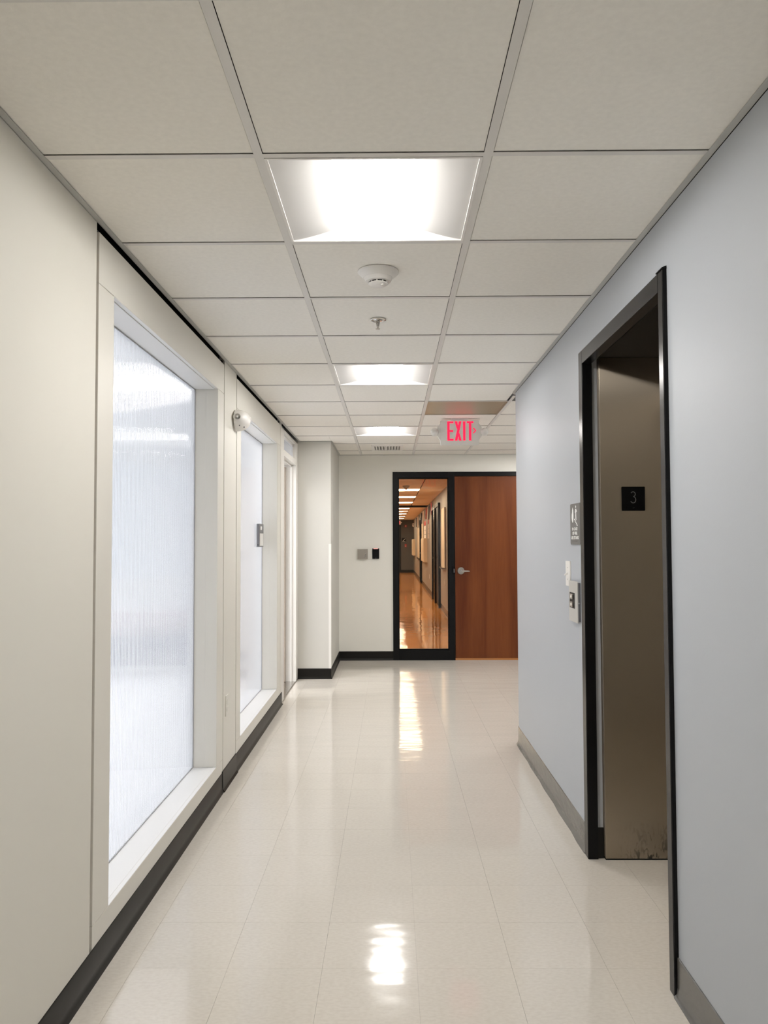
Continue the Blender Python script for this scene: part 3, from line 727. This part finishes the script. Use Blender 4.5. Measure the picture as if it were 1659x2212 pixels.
lc = (LX + .030, 4.598, 2.112); ld = (.30, -1, -.05)
disc_toward(lc, ld, .02, [(.023, -.02), (.023, .010), (.019, .012), (.017, .005)], m_hwhite, 'lens_ring')
disc_toward(lc, ld, .02, [(.017, 0), (.016, .007), (.010, .009)], m_chrome, 'lens')
disc_toward(lc, ld, .02, [(.006, 0), (.006, .011), (.003, .014)], m_lens, 'bulb')
disc_toward((LX + .062, 4.76, 2.118), (.8, .6, -.05), .02, [(.022, -.02), (.022, .014), (.016, .016)], m_hwhite, 'lens_ring')
new('test_button', MB().cyl((LX + .060, 4.66, 2.056), .004, .006, 'z', 12), m_devgrey, em)
new('indicator', MB().cyl((LX + .040, 4.62, 2.060), .003, .006, 'z', 12), m_devgrey, em)

# electrical outlet, left wall
def outlet(x, y, z, d, label, m_, nm='wall_outlet'):
    """duplex outlet on a wall of constant x; d = +1 faces +x"""
    o = thing(nm, (x, y, z), label, 'outlet')
    new('cover_plate', MB().rbox(x, x + d * .006, y - .036, y + .036, z - .058, z + .058, .004, 'x'), m_, o, bevel=.0015)
    for s_ in (-1, 1):
        new('socket', MB().rbox(x + d * .005, x + d * .0085, y - .017, y + .017, z + s_ * .020 - .014, z + s_ * .020 + .014, .006, 'x'), m_, o)
    return o
outlet(LX, 4.475, .452, 1, 'cream electrical outlet low on left wall between the two windows', m_cream2)

# card dispenser on the second window
cd = thing('glazing_mounted_reader', (-1.06, 6.30, 1.45), 'slim dark grey device with white label stuck on frosted window', 'device')
gz = [1.290, 1.470]
new('body', MB().rbox(-1.060, -1.040, 6.19, 6.395, 1.335, 1.520, .004, 'x'), m_devgrey, cd, bevel=.001)
new('label_card', MB().box(-1.0395, -1.0385, 6.245, 6.315, 1.472, 1.500), m_signwhite, cd)
new('window_card', MB().box(-1.0395, -1.0385, 6.215, 6.380, 1.345, 1.444), m_hwhite, cd)
new('fastener', MB().cyl((-1.05, 6.1885, 1.352), .004, .002, 'y', 10), m_blackm, cd)

# ------------------------------------------------------------------ right wall items beyond the lift
sg = thing('fire_stairs_sign', (RX, 3.65, 1.45), 'grey sign with white flame and stairs symbols beside the lift', 'sign')
new('panel', MB().rbox(RX - .006, RX, 3.55, 3.742, 1.355, 1.545, .008, 'x'), m_signgrey, sg, bevel=.0008)
xs_ = RX - .0066
def flatx(pts, nm, lab=None, m_=m_signwhite):
    """pts in (y,z) on the right wall sign"""
    o = new(nm, MB().prism(pts, 'x', xs_, xs_ + .0008), m_, sg)
    if lab: o['label'] = lab
    return o
fy = 3.690
fl_pts = [(fy + .000, 1.528), (fy - .012, 1.512), (fy - .016, 1.492), (fy - .014, 1.474), (fy - .004, 1.458), (fy + .004, 1.457), (fy + .014, 1.466), (fy + .020, 1.480), (fy + .017, 1.496), (fy + .010, 1.505), (fy + .008, 1.515)]
flatx(fl_pts, 'flame_symbol', 'white flame symbol')
py = 3.628
mbp = MB()
def px(pts): mbp.prism(pts, 'x', xs_, xs_ + .0008)
px([(py + .006 * math.cos(2 * PI * i / 12), 1.529 + .006 * math.sin(2 * PI * i / 12)) for i in range(12)])
px([(py - .007, 1.520), (py + .008, 1.520), (py + .006, 1.494), (py - .006, 1.494)])
px([(py - .007, 1.519), (py - .020, 1.508), (py - .018, 1.503), (py - .005, 1.511)])
px([(py + .007, 1.519), (py + .016, 1.504), (py + .012, 1.501), (py + .005, 1.510)])
px([(py - .006, 1.495), (py + .001, 1.495), (py - .004, 1.466), (py - .010, 1.467)])
px([(py + .000, 1.495), (py + .006, 1.495), (py + .012, 1.472), (py + .007, 1.470)])
new('running_figure', mbp, m_signwhite, sg)['label'] = 'white figure going down stairs'
mbs = MB()
for i in range(5): mbs.box(xs_, xs_ + .0008, py + .030 - i * .012, py + .016 - i * .012, 1.474 - i * .007, 1.468 - i * .007)
new('stairs_symbol', mbs, m_signwhite, sg)
for txt, z, wd_ in (('IN CASE', 1.420, .105), ('OF FIRE', 1.400, .095), ('USE STAIRS', 1.379, .148)):
    new_text('lettering', text_mb(txt, 3.650 + wd_ / 2, z, xs_, .0145, wd_, bold=.04, face='-x'), m_signwhite, sg)['label'] = 'white words ' + txt.title()
mb = MB()
for i in range(16): mb.lathe([(.0009, 0), (.0009, -.0008)], (RX - .006, 3.70 - i * .0065 + (i % 3) * .001, 1.368 + (i % 2) * .003), 'x', 6)
new('braille', mb, m_signgrey, sg)

sw = thing('key_switch', (RX, 3.81, 1.215), 'white switch plate with small lever above and beyond the lift call panel', 'switch')
new('cover_plate', MB().rbox(RX - .006, RX, 3.765, 3.855, 1.155, 1.275, .004, 'x'), m_hwhite, sw, bevel=.0015)
new('toggle', MB().prism([(RX - .005, 1.212), (RX - .005, 1.222), (RX - .022, 1.211), (RX - .021, 1.204)], 'y', 3.805, 3.815), m_hwhite, sw, bevel=.001)
for z in (1.243, 1.187): new('screw', MB().cyl((RX - .0068, 3.81, z), .0025, .001, 'x', 10), m_devgrey, sw)

cs = thing('lift_call_panel', (RX, 3.65, 1.09), 'brushed steel lift call panel with two lit buttons', 'call panel')
new('faceplate', MB().rbox(RX - .016, RX - .012, 3.575, 3.745, .998, 1.186, .003, 'x'), m_callplate, cs, bevel=.001)
new('back_box', MB().box(RX - .012, RX, 3.582, 3.738, 1.004, 1.180), m_devgrey, cs)
new('button_recess', MB().box(RX - .0168, RX - .0158, 3.628, 3.728, 1.060, 1.132), m_blackm, cs)
for z in (1.114, 1.078):
    bt = new('call_button', MB().rbox(RX - .022, RX - .0165, 3.655, 3.700, z - .012, z + .012, .004, 'x'), m_nickel, cs, bevel=.001)
    new('button_light', MB().cyl((RX - .0228, 3.678, z), .006, .001, 'x', 16), m_btn, bt)
new('tamper_screw', MB().cyl((RX - .010, 3.576, 1.088), .004, .003, 'y', 12), m_chrome, cs)

# ------------------------------------------------------------------ behind the camera and side passage
struct('wall_front', MB().box(-1.1, 1.02, Y0 - .1, Y0, 0, 2.56), m_cream, 'wall closing the corridor behind the viewpoint', 'wall')
struct('wall_right', MB().box(XR, XR + .1, 5.48, BY + .12, 0, 2.56), m_blue, 'wall closing the side passage on the right', 'wall')

# ------------------------------------------------------------------ far hall through the sidelight
HX0, HX1, HY0, HY1 = -1.25, 1.03, BY + .12, 36.0
struct('floor', MB().box(HX0 - .1, XR, HY0, HY1, -.1, 0).box(.02, 1.72, BY, HY0, -.1, 0), m_hallfloor, 'glossy orange floor of the hall behind the glass', 'floor')
hc = struct('ceiling', MB().box(HX0 - .1, XR, HY0, HY1, CZ + .012, CZ + .15), m_plenum, 'tiled ceiling of the hall behind the glass, warm floor bounce put into its tan colour', 'ceiling')
htm = None
for j in range(44):
    for i in range(4):
        x0 = .562 - T * 3 + i * T + .01 if i < 4 else 0
        y0 = HY0 + .2 + j * T
        if y0 + T > HY1: continue
        x1 = min(x0 + T - .02, HX1 - .005)
        if any(ly - .05 < y0 + T / 2 < ly + .62 for ly in (15.0, 17.4, 19.85, 23.4, 25.65, 28.0, 31.0, 33.4)) and i in (1, 2): continue
        key = round(x1 - x0, 3)
        o = new('ceiling_tile', MB().box(x0, x1, y0 + .01, y0 + T - .01, CZ, CZ + .012), m_hallceil, hc)
struct('wall_left', MB().box(HX0 - .1, HX0, HY0, HY1, 0, 2.5), m_hallwall, 'grey left wall of the hall behind the glass', 'wall')
struct('wall_right', MB().box(HX1 + .12, 2.2, 12.0, 12.1, 0, 2.5).box(2.1, 2.2, HY0, 12.0, 0, 2.5), m_hallwall, 'short return wall behind the wooden door', 'wall')
hw_ = struct('wall_right', MB().box(HX1, HX1 + .12, 12.0, HY1, 0, 2.5), m_hallwall, 'grey right wall of the hall behind the glass', 'wall')
struct('wall_back', MB().box(HX0, HX1, HY1, HY1 + .1, 0, 2.5), m_hallend, 'dark grey end wall of the hall behind the glass', 'wall')
struct('baseboard_right', MB().prism(cove(HX1, -1, .11), 'y', 12.0, HY1), m_base_gr, 'dark rubber base of the hall behind the glass', 'baseboard')
struct('baseboard_back', MB().box(HX0, HX1, HY1 - .01, HY1, 0, .11), m_base_bk, 'black base on hall end wall', 'baseboard')
struct('trim_1', MB().box(HX0, HX1, 21.8, 22.0, 2.345, CZ + .01), m_frame_bk, 'dark beam across the ceiling of the far hall', 'beam')
first = None
lat = {}
HL = ['1', '2']
names = {15.0: 'nearest in view', 17.4: 'second from the glass', 19.85: 'third from the glass, before the dark beam', 23.4: 'first beyond the dark beam', 25.65: 'second beyond the dark beam', 28.0: 'third beyond the dark beam', 31.0: 'fourth beyond the dark beam', 33.4: 'last before the end wall'}
for ly, nm in names.items():
    if first is None:
        t = thing('hall_ceiling_light', (-.04, ly, CZ), 'warm rectangular hall ceiling light, ' + nm, 'ceiling light', 'rectangular lights in the hall behind the glass')
        new('frame', MB().box(-.66, .572, ly, ly + .02, CZ - .004, CZ + .012).box(-.66, .572, ly + .60, ly + .62, CZ - .004, CZ + .012).box(-.66, -.64, ly + .02, ly + .60, CZ - .004, CZ + .012).box(.552, .572, ly + .02, ly + .60, CZ - .004, CZ + .012), m_hwhite, t)
        pr = [(-.64 + 1.192 * i / 12, CZ + .006 - .014 * math.sin(PI * i / 12)) for i in range(13)] + [(.552, CZ + .011), (-.64, CZ + .011)]
        new('lens', MB().prism(pr, 'y', ly + .02, ly + .60), m_hallens, t)
        first = t; f0 = ly
    else: copy_tree(first, (0, ly - f0, 0), 'warm rectangular hall ceiling light, ' + nm)
copy_tree(first, (1.45, 10.5 - f0, 0), 'warm rectangular hall ceiling light, unseen, added behind the wooden door to light the gap under it')  # unseen lamp added so that warm light shows under the door
# things on the hall's right wall
bn = thing('notice_board', (HX1, 14.6, 0), 'tall cream notice board nearest the glass on the hall wall', 'notice board')
new('board', MB().box(HX1 - .025, HX1 - .001, 14.75, 15.75, .89, 2.03), m_cork, bn); new('tray', MB().box(HX1 - .07, HX1 - .0005, 14.75, 15.75, .86, .89), m_chrome, bn)
new('edge_trim', MB().box(HX1 - .03, HX1 - .02, 14.73, 14.76, .89, 2.03), m_beige, bn)
bn = thing('notice_board', (HX1, 28.8, 0), 'narrow cream board beyond the papers, far along the hall wall', 'notice board')
new('board', MB().box(HX1 - .025, HX1 - .001, 27.4, 30.2, .80, 1.90), m_cork, bn); new('tray', MB().box(HX1 - .06, HX1 - .001, 27.4, 30.2, .77, .80), m_base_bk, bn)
bn = thing('notice_board', (HX1, 25.5, 0), 'narrow cream board between the papers and the farthest hall door', 'notice board')
new('board', MB().box(HX1 - .02, HX1 - .001, 25.0, 26.0, .80, 1.98), m_cork, bn); new('tray', MB().box(HX1 - .06, HX1 - .001, 25.0, 26.0, .77, .80), m_base_bk, bn)
def hall_door(y0, y1, lab):
    d = thing('hall_door', (HX1, (y0 + y1) / 2, 0), lab, 'door')
    new('frame', MB().box(HX1 - .05, HX1, y0, y0 + .06, 0, 2.2).box(HX1 - .05, HX1, y1 - .06, y1, 0, 2.2).box(HX1 - .05, HX1, y0 + .06, y1 - .06, 2.13, 2.2), m_frame_bk, d)
    new('leaf', MB().box(HX1 - .02, HX1, y0 + .06, y1 - .06, .01, 2.13), m_frame_bk, d)
    new('handle', MB().box(HX1 - .07, HX1 - .02, y0 + .12, y0 + .14, 1.0, 1.03), m_nickel, d)
hall_door(16.42, 17.75, 'black hall door just beyond the near notice board')
hall_door(17.95, 19.05, 'black hall door beside the hanging pennants')
hall_door(26.3, 27.2, 'distant black hall door beyond the papers')
tag(new('door_post', MB().box(HX1 - .06, HX1, 17.78, 17.92, 0, 2.2), m_chrome), 'bright metal post between the two near hall doors', 'post')
for k in range(4):
    for cidx, (ya_, yb_) in enumerate(((21.3, 22.0), (23.2, 24.3))):
        z = 2.00 - k * .135
        o = new('paper_sheet', MB().box(HX1 - .008, HX1, ya_, yb_, z - .12, z), m_paper if k else m_hred)
        tag(o, ('red-printed' if k == 0 else 'white') + ' paper sheet, ' + ['top', 'second', 'third', 'bottom'][k] + ' of the ' + ('nearer' if cidx == 0 else 'farther') + ' column on hall wall', 'paper', 'papers pinned to the hall wall')
def hall_cab(y0, y1, z0, z1, p, lab):
    t = thing('wall_cabinet', (HX1, (y0 + y1) / 2, z0), lab, 'cabinet')
    new('body', MB().box(HX1 - p, HX1, y0, y1, z0, z1), m_cork, t, bevel=.004)
    new('door', MB().box(HX1 - p - .008, HX1 - p, y0 + .03, y1 - .03, z0 + .03, z1 - .03), m_cork, t)
hall_cab(22.5, 24.6, .80, 1.49, .09, 'cream box cabinet below the papers on hall wall')
hall_cab(33.6, 35.4, .81, 1.51, .10, 'distant cream box cabinet close to the hall end wall')
cols_p = [(.5, .04, .04), (.05, .05, .06), (.7, .62, .5), (.55, .08, .05), (.08, .1, .08), (.6, .55, .5)]
pm = [mat('pennant_%d' % i, c_, .7) for i, c_ in enumerate(cols_p)]
PW = ['first beyond the near doors', 'second beyond the near doors', 'third beyond the near doors', 'above the nearer papers', 'just past the nearer papers', 'above the farther papers', 'just past the farther papers', 'above the board before the last door', 'over the last door', 'past the last door', 'over the far narrow board', 'fourth from the far end', 'third from the far end', 'at the far end']
pl_ = ['red', 'black', 'cream', 'dark red', 'dark green', 'pale']
for i in range(14):
    y = 19.3 + i * .85 + .1 * (i % 3)
    if 26.0 < y < 27.3: continue
    zt_ = 2.35 - .03 * (i % 2)
    o = new('pennant', MB().prism([(y, zt_), (y + .55, zt_), (y + .35 + .1 * (i % 2), zt_ - .30 - .05 * (i % 3))], 'x', HX1 - .03 - .02 * (i % 2), HX1 - .022), pm[i % 6])
    tag(o, 'small %s pennant near the hall ceiling, %s' % (pl_[i % 6], PW[i]), 'pennant', '%s pennants along the hall wall' % pl_[i % 6])
outlet(HX1, 15.1, .60, -1, 'white outlet on hall wall under the near notice board', m_hwhite)
outlet(HX1, 21.2, .45, -1, 'white outlet on hall wall under the papers', m_hwhite)
hs = thing('hall_smoke_detector', (.275, 14.2, CZ), 'grey smoke detector on hall ceiling before the nearest hall light', 'smoke detector')
new('base', MB().lathe([(.065, 0), (.065, -.015), (.05, -.03)], (.275, 14.2, CZ), 'z', 20), m_steelplate, hs, smooth=True)
new('chamber', MB().lathe([(.05, -.03), (.035, -.045), (.012, -.075)], (.275, 14.2, CZ), 'z', 20), m_steelplate, hs, smooth=True)
# end wall of the hall
st = thing('stair_sign', (.585, HY1, 1.48), 'black stair sign with white diagonal on hall end wall', 'sign')
new('plate', MB().box(.49, .68, HY1 - .015, HY1, 1.385, 1.575), m_blackm, st)
new('symbol', MB().strip([(.525, 1.42), (.65, 1.55)], .018, HY1 - .018, HY1 - .014).box(.53, .65, HY1 - .018, HY1 - .014, 1.405, 1.418), m_signwhite, st)
ps = thing('pull_station', (.665, HY1, 1.22), 'small red fire alarm pull box below the stair sign', 'fire alarm')
new('box', MB().box(.62, .71, HY1 - .05, HY1, 1.15, 1.29), m_hred, ps, bevel=.005); new('handle', MB().box(.64, .69, HY1 - .06, HY1 - .05, 1.19, 1.215), m_signwhite, ps)
al = thing('alarm_strobe', (.67, HY1, 2.12), 'dark red alarm horn above the stair sign', 'fire alarm')
new('body', MB().cyl((.67, HY1 - .05, 2.12), .06, .05, 'y', 20), m_hred, al); new('lens', MB().cyl((.67, HY1 - .07, 2.12), .025, .02, 'y', 16), m_lens, al)
ha = thing('hall_emergency_lamp', (.98, 35.2, 2.15), 'white emergency lamp in far hall corner', 'emergency lamp')
new('dome', MB().lathe([(.09, 0), (.08, -.05), (.05, -.08)], (HX1, 35.2, 2.15), 'x', 20), m_hwhite, ha, smooth=True)
new('lens', MB().cyl((HX1 - .05, 35.10, 2.15), .02, .02, 'y', 12), m_blackm, ha)
he = thing('hall_exit_sign', (.32, 35.2, 2.3), 'distant exit sign glowing red at end of hall', 'exit sign')
new('body', MB().box(.20, .44, 35.18, 35.24, 2.17, 2.34).prism([(.44, 2.30), (.50, 2.26), (.44, 2.22)], 'y', 35.19, 35.23).box(.31, .33, 35.2, 35.22, 2.34, CZ), m_exitbody, he)
hel = MB()
for u, kind in ((.225, 'E'), (.275, 'X'), (.325, 'I'), (.355, 'T')):
    if kind == 'E': hel.box(u, u + .012, 35.175, 35.18, 2.19, 2.32).box(u, u + .04, 35.175, 35.18, 2.19, 2.202).box(u, u + .04, 35.175, 35.18, 2.308, 2.32).box(u, u + .035, 35.175, 35.18, 2.25, 2.262)
    if kind == 'X': hel.strip([(u, 2.19), (u + .04, 2.32)], .012, 35.175, 35.18).strip([(u, 2.32), (u + .04, 2.19)], .012, 35.175, 35.18)
    if kind == 'I': hel.box(u, u + .012, 35.175, 35.18, 2.19, 2.32)
    if kind == 'T': hel.box(u, u + .045, 35.175, 35.18, 2.308, 2.32).box(u + .016, u + .028, 35.175, 35.18, 2.19, 2.32)
new('lettering', hel, m_red, he)['label'] = 'red letters EXIT'
hd = thing('hall_end_door', (.1, HY1, 0), 'dark door at left of hall end wall', 'door')
new('frame', MB().box(.40, .45, HY1 - .03, HY1, 0, 2.15).box(-.6, -.55, HY1 - .03, HY1, 0, 2.15).box(-.55, .40, HY1 - .03, HY1, 2.10, 2.15), m_frame_bk, hd)
new('leaf', MB().box(-.55, .40, HY1 - .02, HY1, .01, 2.10), m_bronze, hd); new('handle', MB().box(.28, .36, HY1 - .07, HY1 - .02, 1.0, 1.04), m_nickel, hd)

# ------------------------------------------------------------------ bright room behind the ribbed glazing
RXL, RY0, RY1, RZ = -6.0, .6, 13.0, 2.75
struct('floor', MB().box(RXL, -1.10, RY0, RY1, -.1, 0), m_labfloor, 'pale floor of the room behind the ribbed glazing', 'floor')
struct('ceiling', MB().box(RXL, -1.10, RY0, RY1, RZ, RZ + .1), m_labwall, 'white ceiling of the room behind the ribbed glazing', 'ceiling')
struct('wall_back', MB().box(RXL, -1.08, RY1, RY1 + .1, 0, RZ), m_labwall, 'white far wall of the room behind the ribbed glazing', 'wall')
struct('wall_front', MB().box(RXL, -1.10, RY0 - .1, RY0, 0, RZ), m_labwall, 'white near wall of the room behind the ribbed glazing', 'wall')
lw = MB().box(RXL - .1, RXL, RY0, 2.5, 0, RZ).box(RXL - .1, RXL, 11.5, RY1, 0, RZ).box(RXL - .1, RXL, 2.5, 11.5, 0, .9).box(RXL - .1, RXL, 2.5, 11.5, 2.45, RZ)
struct('wall_left', lw, m_labwall, 'outer wall of the bright room with a long window opening', 'wall')
struct('wall_right', MB().box(-1.18, -1.08, 7.94, RY1, 0, RZ).box(-1.18, -1.10, RY0, 6.70, 2.5, RZ).box(-1.18, -1.10, RY0, 2.48, 0, 2.5).box(-1.18, -1.08, 6.62, 6.93, 0, 2.5).box(-1.18, -1.08, 6.93, 7.94, 2.372, RZ), m_labwall, 'inner wall of the bright room', 'wall')
for i, (ya_, yb_, xa_, xb_, lb) in enumerate(((5.7, 6.7, -5.2, -1.55, 'wide white ceiling light seen blurred through the ribbed window, upper band'), (9.3, 9.85, -5.2, -2.65, 'ceiling light seen as lower blurred band through the ribbed window'), (2.4, 2.9, -5.0, -2.0, 'ceiling light of the bright room hidden beside the viewpoint'))):
    t = thing('room_light', ((xa_ + xb_) / 2, (ya_ + yb_) / 2, RZ), lb, 'ceiling light')
    new('lens', MB().box(xa_ + .03, xb_ - .03, ya_ + .03, yb_ - .03, RZ - .05, RZ - .03), m_lablens, t)
    new('housing', MB().box(xa_, xb_, ya_, yb_, RZ - .02, RZ - .001).box(xa_, xb_, ya_, ya_ + .03, RZ - .055, RZ - .02).box(xa_, xb_, yb_ - .03, yb_, RZ - .055, RZ - .02).box(xa_, xa_ + .03, ya_ + .03, yb_ - .03, RZ - .055, RZ - .02).box(xb_ - .03, xb_, ya_ + .03, yb_ - .03, RZ - .055, RZ - .02), m_hwhite, t)
for i, (xa_, xb_, lb) in enumerate(((-5.2, -3.65, 'low dark blue bench blurred behind ribbed window, farther from the glass'), (-3.5, -2.1, 'low dark blue bench blurred behind ribbed window, closer to the glass'))):
    t = thing('low_bench', ((xa_ + xb_) / 2, 8.2, 0), lb, 'bench')
    new('seat', MB().box(xa_, xb_, 7.9, 8.5, .12, .36), m_labdark, t, bevel=.02)
    new('back', MB().box(xa_, xb_, 8.4, 8.55, .36, .62), m_labpink, t, bevel=.02)
    for lx in (xa_ + .08, xb_ - .08):
        for ly in (7.97, 8.43): new('leg', MB().box(lx - .025, lx + .025, ly - .025, ly + .025, 0, .12), m_blackm, t)
